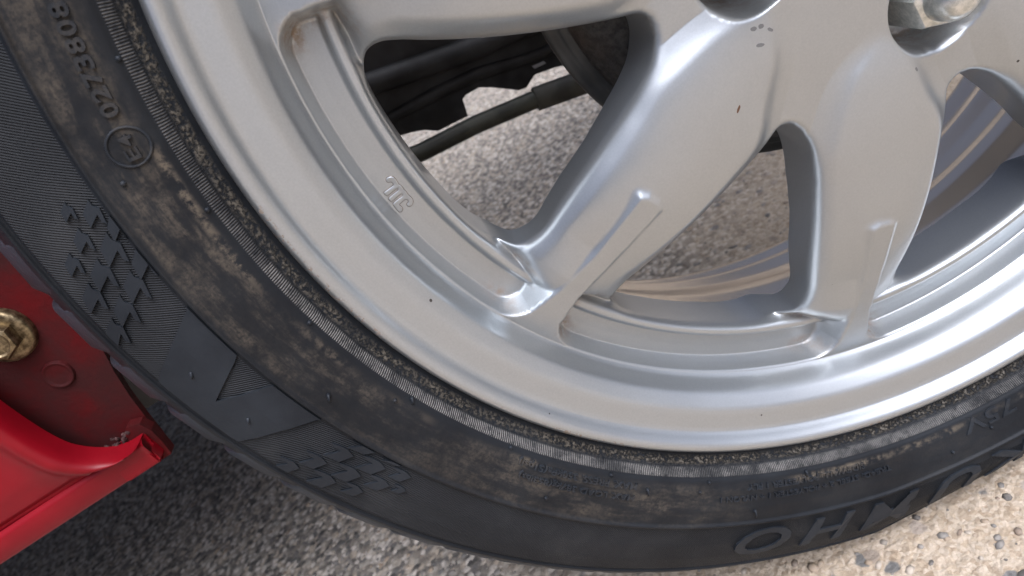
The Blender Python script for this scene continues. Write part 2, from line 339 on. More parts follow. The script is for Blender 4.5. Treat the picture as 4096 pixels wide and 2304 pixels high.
# ------------------------------------------------------------------ ground
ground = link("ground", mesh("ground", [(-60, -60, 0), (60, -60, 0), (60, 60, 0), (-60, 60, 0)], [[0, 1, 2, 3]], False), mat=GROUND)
tag(ground, kind="structure")
def ico():
    p = (1+5**.5)/2
    v = np.array([(-1, p, 0), (1, p, 0), (-1, -p, 0), (1, -p, 0), (0, -1, p), (0, 1, p), (0, -1, -p), (0, 1, -p), (p, 0, -1), (p, 0, 1), (-p, 0, -1), (-p, 0, 1)], float)
    f = np.array([(0, 11, 5), (0, 5, 1), (0, 1, 7), (0, 7, 10), (0, 10, 11), (1, 5, 9), (5, 11, 4), (11, 10, 2), (10, 7, 6), (7, 1, 8), (3, 9, 4), (3, 4, 2), (3, 2, 6), (3, 6, 8), (3, 8, 9), (4, 9, 5), (2, 4, 11), (6, 2, 10), (8, 6, 7), (9, 8, 1)])
    v /= np.linalg.norm(v[0]); return v, f
IV, IF = ico()
def frustum_px(P):                     # photo-frame position of ground points, to choose which pebbles show largest
    c = cam.matrix_world.translation; d = P-np.array(c)
    x, y, z = d@np.array(cr), d@np.array(cu), -(d@np.array(cb)); z = np.where(z < .02, np.nan, z)
    return 512+x/z*698.8, 288-y/z*698.8, z
pts = []
def scatter(x0, x1, y0, y1, n, s0, s1):
    a = np.stack([rng.uniform(x0, x1, n), rng.uniform(y0, y1, n), np.zeros(n), s0+(s1-s0)*rng.power(.45, n)], 1); pts.append(a)
scatter(-.42, .16, -.16, .14, 2200, .0006, .0032)       # in front of the tyre
scatter(-1.1, -.30, -.10, .75, 9000, .0009, .0030)      # under the sill
scatter(-.40, .20, .16, 1.7, 5000, .0011, .0036)       # behind the wheel
pts = np.concatenate(pts)
u_, v_, zc_ = frustum_px(pts[:, :3])
vis = (u_ > -20) & (u_ < 1044) & (v_ > -20) & (v_ < 596)
size = np.where(vis, pts[:, 3]/zc_, 0)
front = vis & (pts[:, 1] < .02) & ((np.hypot(u_-866, v_+168) > 745))   # clear of the tyre outline
order = np.argsort(-np.where(front, size, 0)); big = order[:300]; rest = np.setdiff1d(np.where(vis)[0], big)
def pebble_shape():
    v = IV*(1+rng.uniform(-.22, .22, (12, 1))); a = rng.uniform(0, 6.28); c, s = math.cos(a), math.sin(a)
    v = v*np.array([rng.uniform(.8, 1.35), rng.uniform(.6, .95), rng.uniform(.35, .6)]); return v@np.array([(c, s, 0), (-s, c, 0), (0, 0, 1)])
shapes = [[mesh("pebble", pebble_shape(), IF) for k in range(4)] for _ in PEB_M]
for ms, mt in zip(shapes, PEB_M):
    for me in ms: me.materials.append(mt)
for i in big:
    ti = rng.integers(len(PEB_M)); o = link("pebble", shapes[ti][rng.integers(4)], ground)
    s = pts[i, 3]; o.location = (pts[i, 0], pts[i, 1], -s*.12); o.scale = (s, s, s*.75); o.rotation_euler = (0, 0, rng.uniform(0, 6.28))
N = len(rest); V = np.zeros((N, 12, 3)); tone = np.zeros((N, 12, 4)); tone[..., 3] = 1
proto = np.array([pebble_shape() for _ in range(40)])
V = proto[rng.integers(40, size=N)]*pts[rest, 3][:, None, None]; V[..., 2] *= .8
V += pts[rest, :3][:, None, :]; V[..., 2] -= pts[rest, 3][:, None]*.05
tone[..., :3] = np.array(PTONES)[rng.integers(len(PTONES), size=N)][:, None, :]
F = (IF[None]+12*np.arange(N)[:, None, None]).reshape(-1, 3)
me = mesh("aggregate", V.reshape(-1, 3), F); ca = me.color_attributes.new("tone", 'FLOAT_COLOR', 'POINT'); ca.data.foreach_set("color", tone.ravel())
tag(link("aggregate", me, ground, mat=PEBBLE), kind="stuff")

# ------------------------------------------------------------------ wheel
wheel = empty("wheel_assembly"); tag(wheel, "silver alloy car wheel with black tyre standing on the concrete", "wheel")
LOC = (0, 0, H)
A0 = 184.0                              # angle of one window centre; windows repeat every 45 deg, lug holes every 90
WIN = [(82.3, 0), (83.4, -1.7), (85.8, -2.8), (91, -4), (102, -6.3), (111, -8), (126, -10.6), (141, -13), (152, -14.7), (158, -15.2), (162.5, -14.6), (165.6, -12.7), (167, -10),
       (167, -5), (167, 0), (167, 5), (167, 8), (166.2, 11), (163.5, 13.6), (159, 14.9), (151, 15.2), (142, 14.5), (132, 13.6), (115, 12), (102, 10.3), (94, 8.7), (89, 7.2), (84.8, 4.8), (82.7, 2.2)]
def closed_spline(P, k=8):
    P = np.array(P, float); n = len(P); out = []
    for i in range(n):
        a, b, c, d = P[(i-1) % n], P[i], P[(i+1) % n], P[(i+2) % n]
        for s in np.arange(k)/k: out.append(.5*(2*b+(c-a)*s+(2*a-5*b+4*c-d)*s*s+(3*b-a-3*c+d)*s**3))
    return np.array(out)
win = closed_spline(pv(*np.array(WIN).T, 0.)[:, :2])
def seg_near(P, poly):                  # distance, nearest point, inside flag
    a = poly; b = np.roll(poly, -1, 0); ab = b-a; best = np.full(len(P), 1e9); near = np.zeros_like(P); ins = np.zeros(len(P), bool)
    for i in range(len(a)):
        t = np.clip(((P-a[i])@ab[i])/(ab[i]@ab[i]+1e-12), 0, 1); q = a[i]+t[:, None]*ab[i]; d = np.hypot(*(P-q).T)
        k = d < best; best[k] = d[k]; near[k] = q[k]
        c = (a[i, 1] > P[:, 1]) != (b[i, 1] > P[:, 1])
        with np.errstate(divide='ignore', invalid='ignore'):
            ins ^= c & (P[:, 0] < (b[i, 0]-a[i, 0])*(P[:, 1]-a[i, 1])/(b[i, 1]-a[i, 1]+1e-12)+a[i, 0])
    return best, near, ins
def smax(a, b, k): h = np.maximum(k-np.abs(a-b), 0)/k; return np.maximum(a, b)+h*h*k/4
def smin(a, b, k): return -smax(-a, -b, k)
def I(x, tab): tab = np.array(tab, float); return np.interp(x, tab[:, 0], tab[:, 1])
def SI(x, tab, w=1.):                   # softened interpolation
    return sum(I(x+d*w, tab) for d in (-1, -.75, -.5, -.25, 0, .25, .5, .75, 1))/9
RIM = [(185.4, -21.7), (186.1, -20.9), (187.0, -19.6), (187.9, -17.2), (188.8, -14.2), (189.6, -12.1), (190.4, -11.0), (192, -9.4), (193.6, -7.95), (194.8, -7.2), (196.4, -6.7), (199, -6.2), (202, -5.6), (203.4, -5.0), (204.3, -3.9),
       (205.2, -2.2), (206.2, -.9), (207.1, -.25), (208, 0), (209.2, -.15), (210.2, -.8), (210.9, -1.9), (211.2, -3.2)]
RING = [(150, -31), (165.2, -30.4), (166.4, -29.2), (167.3, -27), (168.4, -26), (170.2, -25.8), (171.3, -26.6), (171.9, -28.8), (172.6, -29.9), (178, -30.6), (190, -31.4)]
WEB = [(20, -5), (40, -5.5), (60, -7.2), (82, -10), (120, -15.7), (150, -20.3), (158, -22), (161, -23.4), (163, -26.2), (165, -30.2), (168, -36), (172, -42), (230, -42)]
CUSH = [(50, 0), (57, 2.0), (66, 4.6), (80, 6.8), (95, 8.4), (110, 9.9), (120, 10.5), (130, 10.4), (138, 9.4), (146, 7.9), (154, 6.2), (160, 4.6), (163, 2.2), (165.5, 0)]
FOOT = [(12, 0), (15, .6), (16.5, 2.2), (18.5, 5), (20.5, 7.6), (22, 8), (24.5, 3.5), (28, 0)]      # how far past the ring the spoke foot reaches
PL = [(50, 24), (53, 20), (57, 15), (62, 11), (68, 8.8), (76, 8.2), (84, 8.2), (90, 8.2), (94, 8.7), (102, 10.3), (115, 12), (132, 13.6), (142, 14.5), (151, 15.2), (170, 15.2)]
PR = [(50, -24), (53, -21.5), (56, -16.5), (60, -12), (66, -9), (72, -7.7), (80, -6.2), (86, -4.6), (92, -4.3), (102, -6.3), (111, -8), (126, -10.6), (141, -13), (152, -14.7), (170, -15)]
RIBP = [(122.5, 21.3), (147, 22.0), (165, 21.6), (178, 20.6), (192, 18.6), (192, 26.6), (178, 24.7), (165, 24.3), (147, 24.7), (122.5, 25.2), (121.4, 24.2), (121.4, 22.4)]
rib = pv(*np.array(RIBP).T, 0.)[:, :2]
def face_z(r, ph):                      # ph: angle from a window centre, -22.5..67.5 (window 0 has a lug hole, window 45 none)
    pw = (ph+22.5) % 45-22.5            # angle from the nearest window
    ps = np.where(pw >= 0, pw, pw+45)   # 0..45 across one spoke
    re = r-SI(ps, FOOT, 1.)*np.clip((r-146)/14, 0, 1); web = SI(re, WEB, I(re, [(60, 5), (140, 5), (160, .8)]))
    s = (ps-SI(r, PL, 3.))*np.pi/180*r; t = (45+SI(r, PR, 3.)-ps)*np.pi/180*r
    w_ = np.clip((104-r)/16, 0, 1)*3.6+.05; ramp_ = lambda x: np.where(x > w_, x, np.where(x < -w_, 0, (x+w_)**2/(4*w_))); s = ramp_(s); t = ramp_(t)
    el = lambda x: np.sqrt(np.clip(1-(1-np.clip(x, 0, 1))**2, 0, 1))
    soft = lambda x: np.clip(x, 0, 1)**2*(3-2*np.clip(x, 0, 1))
    A = .10*soft(s/6.)+.90*el(s/30.); B = .45*soft(t/8.)+.55*el(t/26.)
    z = web+SI(re, CUSH, I(re, [(60, 5), (140, 6), (160, .8)]))*A*B
    z = np.where(r > 150, smax(z, SI(r, RING, .35), 1.4), z)
    xy = pv(r, ps, 0.)[..., :2]; d, _, ins = seg_near(xy.reshape(-1, 2), rib); d = np.where(ins, -d, d).reshape(r.shape)
    drim = 185.4-r; dd = smin(drim, d, 7.)
    left = np.clip((23.2-ps)/1.2+.5, 0, 1)
    sl = np.where(left > 0, left, 0)*I(r, [(120, .8), (150, 1.0), (166, 1.3), (172, 2.3), (178, 3.2), (183, 4.2)])+(1-left)*I(r, [(120, .9), (140, 1.6), (165, 3.2), (183, 4.2)])
    top = np.where(r < 185.4, np.maximum(-4.0-(r-120)*.264, -21.6), SI(r, RIM, .3))
    z = smax(z, top-sl*np.maximum(dd, 0), .9)
    z = np.where(r > 186.5, SI(r, RIM, .3), z)
    # lug recess in the even windows
    pl = np.where(ph > 22.5, 99, ph); q = pv(r, ph, 0.)[..., :2]-np.array([50., 0]); dl = np.hypot(q[..., 0], q[..., 1])
    hole = -27+np.maximum(dl-14.2, 0)*5.2; z = np.where(dl < 26, smin(z, np.where(dl < 26, hole, 99), 2.6), z)
    return z
def face_dirt(r, ph):
    pw = (ph+22.5) % 45-22.5
    def blob(rc, pc, wr, wp): return np.exp(-((r-rc)/wr)**2-(((pw-pc)*np.pi/180*r)/wp)**2)
    d = .9*blob(180.5, -18.3, 3.2, 5)+.55*blob(175, -19.2, 4, 2.4)+.75*blob(181, 17.4, 2.4, 7)+.8*blob(165.6, 16.4, 1.6, 5.5)+.6*blob(168.5, -19.5, 4, 3)+.5*blob(163, -18, 3, 5)
    d += .10*np.exp(-((r-183.2)/.8)**2)*(np.abs(pw) < 20)+.10*np.exp(-((r-172.1)/.7)**2)*(np.abs(pw) < 20)
    q = pv(r, ph, 0.)[..., :2]-np.array([50., 0]); dl = np.hypot(q[..., 0], q[..., 1]); d += .7*np.exp(-((dl-14)/2.5)**2)
    return np.clip(d, 0, 1)
NQ = 384
rr = np.unique(np.r_[np.arange(22, 118, 1.1), np.arange(118, 162, .8), np.arange(162, 187.6, .32), np.arange(187.6, 203, .4), np.arange(203, 211.3, .25)])
ph = np.arange(NQ)*90./NQ-22.5
R2, P2 = np.meshgrid(rr, ph, indexing='ij')
xy = pv(R2, (P2+22.5) % 45-22.5, 0.)[..., :2].reshape(-1, 2)
far = (R2.ravel() > 172) | (R2.ravel() < 78)
wd = np.full(len(xy), 50.); nearp = xy.copy(); ins = np.zeros(len(xy), bool)
a_, b_, c_ = seg_near(xy[~far], win); wd[~far] = np.where(c_, -a_, a_); nearp[~far] = b_; ins[~far] = c_
ins &= wd < -1e-6
base = ((P2.ravel()+22.5)//45)*45       # which window centre: 0 or 45
snap = pv(np.hypot(*nearp.T), np.degrees(np.arctan2(nearp[:, 1], nearp[:, 0]))+base, 0.)
rs, pss = np.hypot(snap[:, 0], snap[:, 1]), np.degrees(np.arctan2(snap[:, 1], snap[:, 0]))
rf, pf = np.where(ins, rs, R2.ravel()), np.where(ins, pss, P2.ravel())
zf = face_z(rf, pf); w0 = np.where(ins, 0, np.maximum(wd, 0)); RR = 2.2
zf = zf-np.where(w0 < RR, RR-np.sqrt(np.maximum(RR*RR-(RR-w0)**2, 0)), 0)
df = face_dirt(rf, pf)
nr = len(rr); TH = NQ*4
def quad4(a): a = a.reshape(nr, NQ); return np.concatenate([a]*4, 1)
RF, ZF, DF, INS = quad4(rf), quad4(zf), quad4(df), quad4(ins)
PF = np.concatenate([pf.reshape(nr, NQ)+90*k for k in range(4)], 1)+A0
Vf = pv(RF, PF, ZF).reshape(-1, 3)
F4 = grid_faces(nr, TH, True); insv = INS.ravel()
keep = ~insv[F4].all(1); F4 = F4[keep]
# window walls: extrude every open edge that lies wholly on a window outline
e = np.concatenate([F4[:, [0, 1]], F4[:, [1, 2]], F4[:, [2, 3]], F4[:, [3, 0]]]); key = np.sort(e, 1)
uq, inv, cnt = np.unique(key, axis=0, return_inverse=True, return_counts=True); inv = inv.ravel()
be = e[(cnt[inv] == 1) & insv[e].all(1)]
L2 = np.linalg.norm(Vf[be[:, 0]]-Vf[be[:, 1]], axis=1); be = be[L2 > 1e-5]
bv = np.unique(be); idx = -np.ones(len(Vf), int); rows = [Vf]; FW = []; prev = None; off = len(Vf)
for dz in (2., 8., 14., 18.5, 20.):
    nv = Vf[bv].copy(); nv[:, 2] -= dz/20.*I(np.hypot(nv[:, 0], nv[:, 1]), [(82, 21), (100, 17), (118, 13), (154, 12), (162, 15), (167, 19.5)])
    rows.append(nv); cur = np.arange(off, off+len(bv)); m_ = -np.ones(len(Vf), int); m_[bv] = cur
    p0 = be if prev is None else prev[be]; p1 = m_[be]
    FW.append(np.stack([p0[:, 1], p0[:, 0], p1[:, 0], p1[:, 1]], 1)); prev = m_; off += len(bv)
Vall = np.concatenate(rows); Fall = np.concatenate([F4]+FW)
used = np.unique(Fall); remap = -np.ones(len(Vall), int); remap[used] = np.arange(len(used))
me = mesh("alloy_face", wl(Vall[used]), remap[Fall])
dall = np.concatenate([DF.ravel()]+[DF.ravel()[bv]*.3]*5)[used]
at = me.attributes.new("dirt", 'FLOAT', 'POINT'); at.data.foreach_set("value", dall.astype(np.float32))
face = link("alloy_face", me, wheel, LOC, SILVER); face["label"] = "silver painted eight spoke alloy face with ribbed spokes"
# barrel seen through the windows
BAR = dense([(211.2, -3.2), (211, -7), (205, -9), (198, -14), (192, -24), (190, -40), (172, -47.5), (168.2, -46.6), (167.6, -47.4), (171.6, -49), (174, -58), (174.6, -72), (176.6, -80), (181, -88), (184.5, -99), (186, -112),
             (190, -119), (193.5, -124), (194.5, -134), (197, -140), (203, -144), (206.5, -148), (208.5, -147)], 1.2, 2)
barrel = link("rim_barrel", lathe("rim_barrel", BAR, 256), wheel, LOC, BARREL)
cap = link("centre_cap", lathe("centre_cap", dense([(0.01, 0), (18, -.6), (24, -2.5), (26, -5), (27, -9)], 1., 1), 64), wheel, LOC, SILVER)
# emblem cast into the pocket floor
def resample(P, n):
    P = np.array(P); Q = np.r_[P, P[:1]]; L = np.r_[0, np.cumsum(np.hypot(*np.diff(Q, axis=0).T))]; s = np.linspace(0, L[-1], n, endpoint=False)
    return np.stack([np.interp(s, L, Q[:, 0]), np.interp(s, L, Q[:, 1])], 1)
em = resample(EMBLEM, 150); zz = SI(np.hypot(*em.T), RING, .35)
def emblem():
    n = len(em); ne = np.stack([-(np.roll(em, -1, 0)-np.roll(em, 1, 0))[:, 1], (np.roll(em, -1, 0)-np.roll(em, 1, 0))[:, 0]], 1); ne /= np.linalg.norm(ne, axis=1)[:, None]
    if np.sum(em[:, 0]*np.roll(em[:, 1], -1)-em[:, 1]*np.roll(em[:, 0], -1)) > 0: ne = -ne     # outward
    V = np.r_[np.c_[em-ne*.28, zz+.42], np.c_[em, zz+.30], np.c_[em+ne*.10, zz-.4]]
    return mesh("cast_emblem", wl(V), [list(range(n))]+[[k*n+i, k*n+(i+1) % n, (k+1)*n+(i+1) % n, (k+1)*n+i] for k in (0, 1) for i in range(n)], False)
mark = link("cast_emblem", emblem(), face, mat=SILVER); mark["label"] = "small maker's mark cast on the rim"
link("emblem_grime", tube(np.c_[em, zz+.02], .20, 6, True), face, mat=plain("emblem_grime", (.13, .10, .075), .8, 0, 300, .4))
# lug nuts: hexagon, collar and domed cap
def nut_mesh():
    V, F = [], []
    def ringv(rad, z, n=36, hexa=False):
        k = len(V)
        for i in range(n):
            a = 2*math.pi*i/n; q = rad
            if hexa: q = rad/math.cos((a % (math.pi/3))-math.pi/6)
            V.append((q*math.cos(a), q*math.sin(a), z))
        return k
    ks = [ringv(9.2, -27, hexa=True), ringv(9.2, -6.6, hexa=True), ringv(8.6, -5.4, hexa=True), ringv(8.0, -5.0)]
    ks += [ringv(7.5, -4.6), ringv(7.3, -.5)]
    for a in (15, 30, 45, 58, 70, 80, 87): ks.append(ringv(7.3*math.cos(math.radians(a)), -.5+7.4*math.sin(math.radians(a))))
    for a, b in zip(ks, ks[1:]):
        for i in range(36): F.append([a+i, a+(i+1) % 36, b+(i+1) % 36, b+i])
    F.append([ks[-1]+i for i in range(36)])
    return mesh("lug_nut", wl(V), F)
nm = nut_mesh(); nm.materials.append(ZINC)
try: nm.set_sharp_from_angle(angle=math.radians(32))
except Exception: pass
for k in range(4):
    c = pv(50, A0+90*k, 0.)*.001; o = link("lug_nut", nm, wheel, (c[0], 0, H+c[1])); o.rotation_euler = (0, .3+1.1*k, 0)

# ------------------------------------------------------------------ tyre
TPROF = [(204, -7), (209, -5.6), (212, -4.2), (214.3, -2.2), (215.6, -.6), (215.9, -.7), (216.2, .6), (217, 2.0), (218.3, 3.6), (218.8, 3.7), (220, 4.9), (224, 6.6), (232, 8.4), (238.1, 9.0), (238.6, 10.0), (239.3, 10.1), (239.8, 8.8),
         (241, 8.6), (250, 8.4), (258, 7.1), (264.4, 5.3), (265.2, 4.9), (265.7, 3.4), (266.6, 3.4), (267.2, 4.5), (269, 3.2), (271.5, .8), (273, -2), (274, -8), (274.5, -30), (274.5, -74)]
TZ = np.array([p for p in TPROF if p[0] >= 215], float)
def tz(r): return np.interp(r, TZ[:, 0], TZ[:, 1])
def sag(P):                             # flatten against the ground and bulge the sidewall there
    P = np.array(P, float); r = np.hypot(P[..., 0], P[..., 1]); s = np.clip(-P[..., 1]/np.maximum(r, 1e-6), 1e-3, 1)
    lim = H*1000/s; k = np.clip((r-222)/(282-222), 0, None); over = np.maximum(282-lim, 0)
    over = np.where(P[..., 1] < 0, over, 0); nr_ = r-over*k**1.3
    nr_ = np.where((P[..., 1] < 0) & (nr_ > lim-.2), lim-.2, nr_)
    f = nr_/np.maximum(r, 1e-6); P[..., 0] *= f; P[..., 1] *= f
    th = np.degrees(np.arctan2(P[..., 1], P[..., 0])) % 360
    P[..., 2] += 4.5*np.exp(-((th-270)/20)**2)*np.exp(-((r-252)/16)**2)*(P[..., 2] > -20)
    return P
full = dense(TPROF, .7, 0); back = full[::-1].copy(); back[:, 1] = -148-back[:, 1]
tyre = link("tyre", lathe("tyre", np.r_[full, back[1:]], 720, sag), wheel, LOC, RUBBER)
tyre["label"] = "black tyre with dusty brown film and chalky bead ring"
def raised(poly, h, n=1, base=-.25):    # polygon in (angle, radius) raised h above the sidewall
    import bmesh
    bm = bmesh.new(); vs_ = [bm.verts.new((t, r, 0)) for t, r in poly]; fc = bm.faces.new(vs_); fc.normal_update()
    bmesh.ops.triangulate(bm, faces=[fc])
    if n: bmesh.ops.subdivide_edges(bm, edges=bm.edges[:], cuts=n, use_grid_fill=True); bmesh.ops.triangulate(bm, faces=bm.faces[:])
    return emboss(bm, h, base)
def emboss(bm, h, base=-.25, tap=.12):  # flat bmesh in (angle, radius) -> solid on the tyre
    bm.verts.ensure_lookup_table(); bm.faces.ensure_lookup_table()
    A = np.array([v.co[:2] for v in bm.verts]); n = len(A); F = [[v.index for v in f.verts] for f in bm.faces]
    edges = [(e.verts[0].index, e.verts[1].index, e) for e in bm.edges if e.is_boundary]
    top = sag(pv(A[:, 1], A[:, 0], tz(A[:, 1])+h)); bot = sag(pv(A[:, 1], A[:, 0], tz(A[:, 1])+base))
    for a, b, e in edges:
        f = e.link_faces[0]; c = np.array(f.calc_center_median()[:2])
        F.append([a, b, n+b, n+a])
    bm.free(); me = mesh("raised", wl(np.r_[top, bot]), F, False); return me
def text_bm(s, size, theta0, r0, track=1., bold=.0, slant=0.):
    """text read clockwise, tops outward; starts at theta0 with its baseline at radius r0"""
    import bmesh
    cu_ = bpy.data.curves.new("t", 'FONT'); cu_.body = s; cu_.size = size; cu_.space_character = track; cu_.offset = bold; cu_.shear = slant; cu_.resolution_u = 3
    ob = bpy.data.objects.new("t", cu_); me = ob.to_mesh(); bm = bmesh.new(); bm.from_mesh(me); ob.to_mesh_clear(); bpy.data.objects.remove(ob); bpy.data.curves.remove(cu_)
    return bm, theta0, r0
def text_part(name, s, size, th0, th1, r0, h, bold=0., slant=0., label=None):
    bm, _, _ = text_bm(s, size, 0, 0, 1., bold, slant)
    xs = [v.co.x for v in bm.verts]; x0, x1 = min(xs), max(xs)
    for v in bm.verts:
        t = th0+(th1-th0)*(v.co.x-x0)/(x1-x0); v.co = (t, r0+v.co.y, 0)
    me = emboss(bm, h); me.materials.append(RUBBER2); o = link(name, me, tyre)
    if label: o["label"] = label
    return o
for P in CHEVRONS_A+CHEVRONS_B:
    Q = [(t, min(max(r, 240.2), 264.6)) for t, r in P]
    if max(r for t, r in P) > 240.8: link("raised_chevron", raised(Q, .75), tyre, mat=RUBBER2)
bp = []
for i, (t, r) in enumerate(BAND):       # denser outline so the edges follow the curve
    t2, r2 = BAND[(i+1) % len(BAND)]
    for s in np.linspace(0, 1, 6, endpoint=False): bp.append((t+(t2-t)*s, min(max(r+(r2-r)*s, 240.3), 264.6)))
link("raised_band", raised(bp, .7, 2), tyre, mat=RUBBER2)["label"] = "smooth raised band with a triangular notch"
# lettering moulded in the sidewall
text_part("moulded_text", "MAX. LOAD 387kg(853lbs)", 3.1, 222.1, 209.6, 226.0, .85, .04)
text_part("moulded_text", "MAX. PRESS. 350kPa(51psi)", 3.1, 222.1, 209.05, 221.6, .85, .04)
text_part("moulded_text", "TREAD: STEEL 2 + POLYESTER 1 + NYLON 1", 3.0, 251.2, 231.7, 226.2, .8, .04)
text_part("moulded_text", "SIDEWALL: POLYESTER 1 PLY", 3.0, 248.3, 234.7, 221.8, .8, .04)
text_part("moulded_text", "165/55R15 75V", 9, 283.5, 260.2, 220.6, .5, .1)
for ch, t in zip("0273808", (165.73, 164.72, 163.72, 162.75, 161.73, 160.70, 159.67)):
    text_part("moulded_digit", ch, 5.4, t+.44, t-.44, 224.3, .95, .14)
text_part("moulded_letter", "E", 4.6, 169.05, 168.3, 225.2, .85, .08); text_part("moulded_digit", "4", 4.2, 168.15, 167.4, 225.0, .85, .08)
t_ = np.linspace(0, 2*np.pi, 48, endpoint=False); ro = 226.8+5.0*np.sin(t_); to = 168.2+np.degrees(5.0*np.cos(t_)/226.8)
link("moulded_ring", tube(pv(ro, to, tz(ro)+.1), .42, 6, True), tyre, mat=RUBBER2)
for ch, c, w in zip("KUMHO", (263.9, 257.9, 251.0, 244.4, 237.5), (5.4, 5.4, 6.0, 5.4, 5.6)):
    text_part("raised_letter", ch, 20.5, c+w/2, c-w/2, 243.6, .8, .35, .25)
# rubber vent nubs
def nub(r, t):
    b = pv(r, t, tz(r)); d1 = np.array([-.35, -.75, .15])*(1.5+rng.uniform(0, 1.6)) if r > 245 or rng.random() < .3 else np.zeros(3)
    P = [b+[0, 0, -.3], b+[0, 0, .45], b+[0, 0, .9]]
    if np.linalg.norm(d1) > 0: P += [b+[0, 0, 1.1]+d1*.5, b+[0, 0, .9]+d1]
    rad = [.75, .72, .5]+([.4, .34] if np.linalg.norm(d1) > 0 else [])
    return tube(sag(np.array(P)), rad, 8)
for t, r in NUBS: link("vent_nub", nub(r, t), tyre, mat=RUBBER2)
# shoulder blocks round the tread edge
NB = 75; pitch = 360./NB
def block():
    prof = np.array([(267.4, 4.3), (270.5, 2.2), (274, -1.4), (277, -5), (279, -9), (280.4, -16), (281, -28), (281.2, -42)]); V = []; F = []; n = len(prof)
    ins_ = [(-.5, -3.0), (-.47, -.6), (-.43, 0), (.20, 0), (.31, -1.2), (.38, -4.4)]
    for k, (a, dr) in enumerate(ins_):
        for i, (r, z) in enumerate(prof):
            skew = .16*(i/(n-1.)); drop = dr*min(1, i/2.5)
            V.append(pv(r+drop, (a-skew)*pitch, z+drop*.4))
    for k in range(len(ins_)-1):
        for i in range(n-1): F.append([k*n+i, k*n+i+1, (k+1)*n+i+1, (k+1)*n+i])
    nt_ = len(V)                         # inner skin closes the block
    for k, (a, dr) in enumerate(ins_):
        for i, (r, z) in enumerate(prof): V.append(pv(min(r-.6, 273.2), (a-.16*i/(n-1.))*pitch, min(z, 4.)-.6))
    m_ = len(ins_)
    for k in (0, m_-1):
        for i in range(n-1): F.append([k*n+i, nt_+k*n+i, nt_+k*n+i+1, k*n+i+1])
    for i in (0, n-1):
        for k in range(m_-1): F.append([k*n+i, (k+1)*n+i, nt_+(k+1)*n+i, nt_+k*n+i])
    me = mesh("tread_block", wl(np.array(V)), F)
    try: me.set_sharp_from_angle(angle=math.radians(40))
    except Exception: pass
    return me
bm_ = block(); bm_.materials.append(RUBBER3)
for k in range(NB):
    a = 173.2+k*pitch
    if 244 < a % 360 < 296: continue    # the blocks pressed flat in the contact patch are part of the carcass
    o = link("tread_block", bm_, tyre); o.rotation_euler = (0, -math.radians(a), 0)

# ------------------------------------------------------------------ brake drum and suspension behind the spokes
drum = empty("brake_drum", (0, .06, H)); tag(drum, "rough dark cast iron brake drum behind the spokes", "brake drum")
DP = dense([(0.01, -33), (58, -33), (64, -35), (80, -37), (88, -41), (93, -46), (96, -52), (96.5, -56)], 1.2, 2)
def at0(me): return link
o = link("drum_shell", lathe("drum_shell", DP, 128), drum, (0, -.06, 0), DRUM)
o = link("drum_lip", lathe("drum_lip", dense([(96, -55), (99, -55.5), (100, -57.5), (101, -57), (103.6, -57.6), (104.2, -60), (103.6, -63), (99, -64.5), (60, -66)], 1., 1), 128), drum, (0, -.06, 0), plain("dull_steel", (.07, .072, .07), .5, .5, 50, .3))
o = link("backing_plate", lathe("backing_plate", dense([(60, -66), (96, -68), (101, -70), (102, -76), (96, -80), (30, -84), (.01, -84)], 2., 1), 96), drum, (0, -.06, 0), BLACK)
arm = empty("trailing_arm", W(-140, -50, -230)); tag(arm, "black pressed steel suspension arm with scalloped lower edge seen between spokes", "suspension arm")
pl = [(-320, -20), (-230, -32), (-190, -40)]+PLATE+[(-66, -64), (-64, 90), (-320, 90)]
mw = Matrix.Translation(-arm.location)
def world_part(name, me, parent, mat):
    o = link(name, me, parent, mat=mat); o.location = Vector((0, 0, H))-parent.location; return o
slot = [(-88.4, -51.6), (-80.6, -53.0), (-80.0, -54.9), (-87.6, -53.8)]
world_part("arm_plate", prism(pl, -238, -232), arm, BLACK)
world_part("arm_slot_glint", prism(slot, -231.6, -231.2), arm, plain("painted_slot_glint", (.55, .55, .57), .4, .6))  # pale sliver painted as the bright glint at the arm's slot
world_part("arm_rib", tube([(-300, 10, -231), (-220, 4, -231), (-160, -12, -231), (-120, -22, -231), (-80, -30, -231), (-66, -33, -231)], [5, 6, 7, 7, 6, 5], 14), arm, BLACK)
world_part("arm_lower_rib", tube([(-240, -22, -232), (-185, -30, -232), (-150, -33, -232), (-120, -37, -232), (-90, -46, -232), (-70, -50, -232)], [3, 3.5, 4, 4, 3.5, 3], 12), arm, BLACK)
rod = empty("lateral_rod", W(-130, -46, -200)); tag(rod, "dark olive steel rod running behind the spokes below the suspension arm", "rod")
rp = [(-329.9, -12.0, -200), (-240.9, -35.6, -200), (-171.7, -50.2, -200), (-137.9, -54.1, -200), (-100.7, -61.0, -200), (-76.4, -67.0, -200), (-45.7, -75.0, -200)]
world_part("rod_tube", tube(rp, 5.3, 20), rod, RODM)
world_part("rod_sleeve", tube([(-100.7, -61.0, -200), (-100.1, -61.1, -200), (-76.4, -67.0, -200), (-52.2, -73.1, -200)], [6.0, 7.0, 7.0, 7.0], 20), rod, plain("rubber_sleeve", (.045, .045, .036), .6, 0, 90, .4))

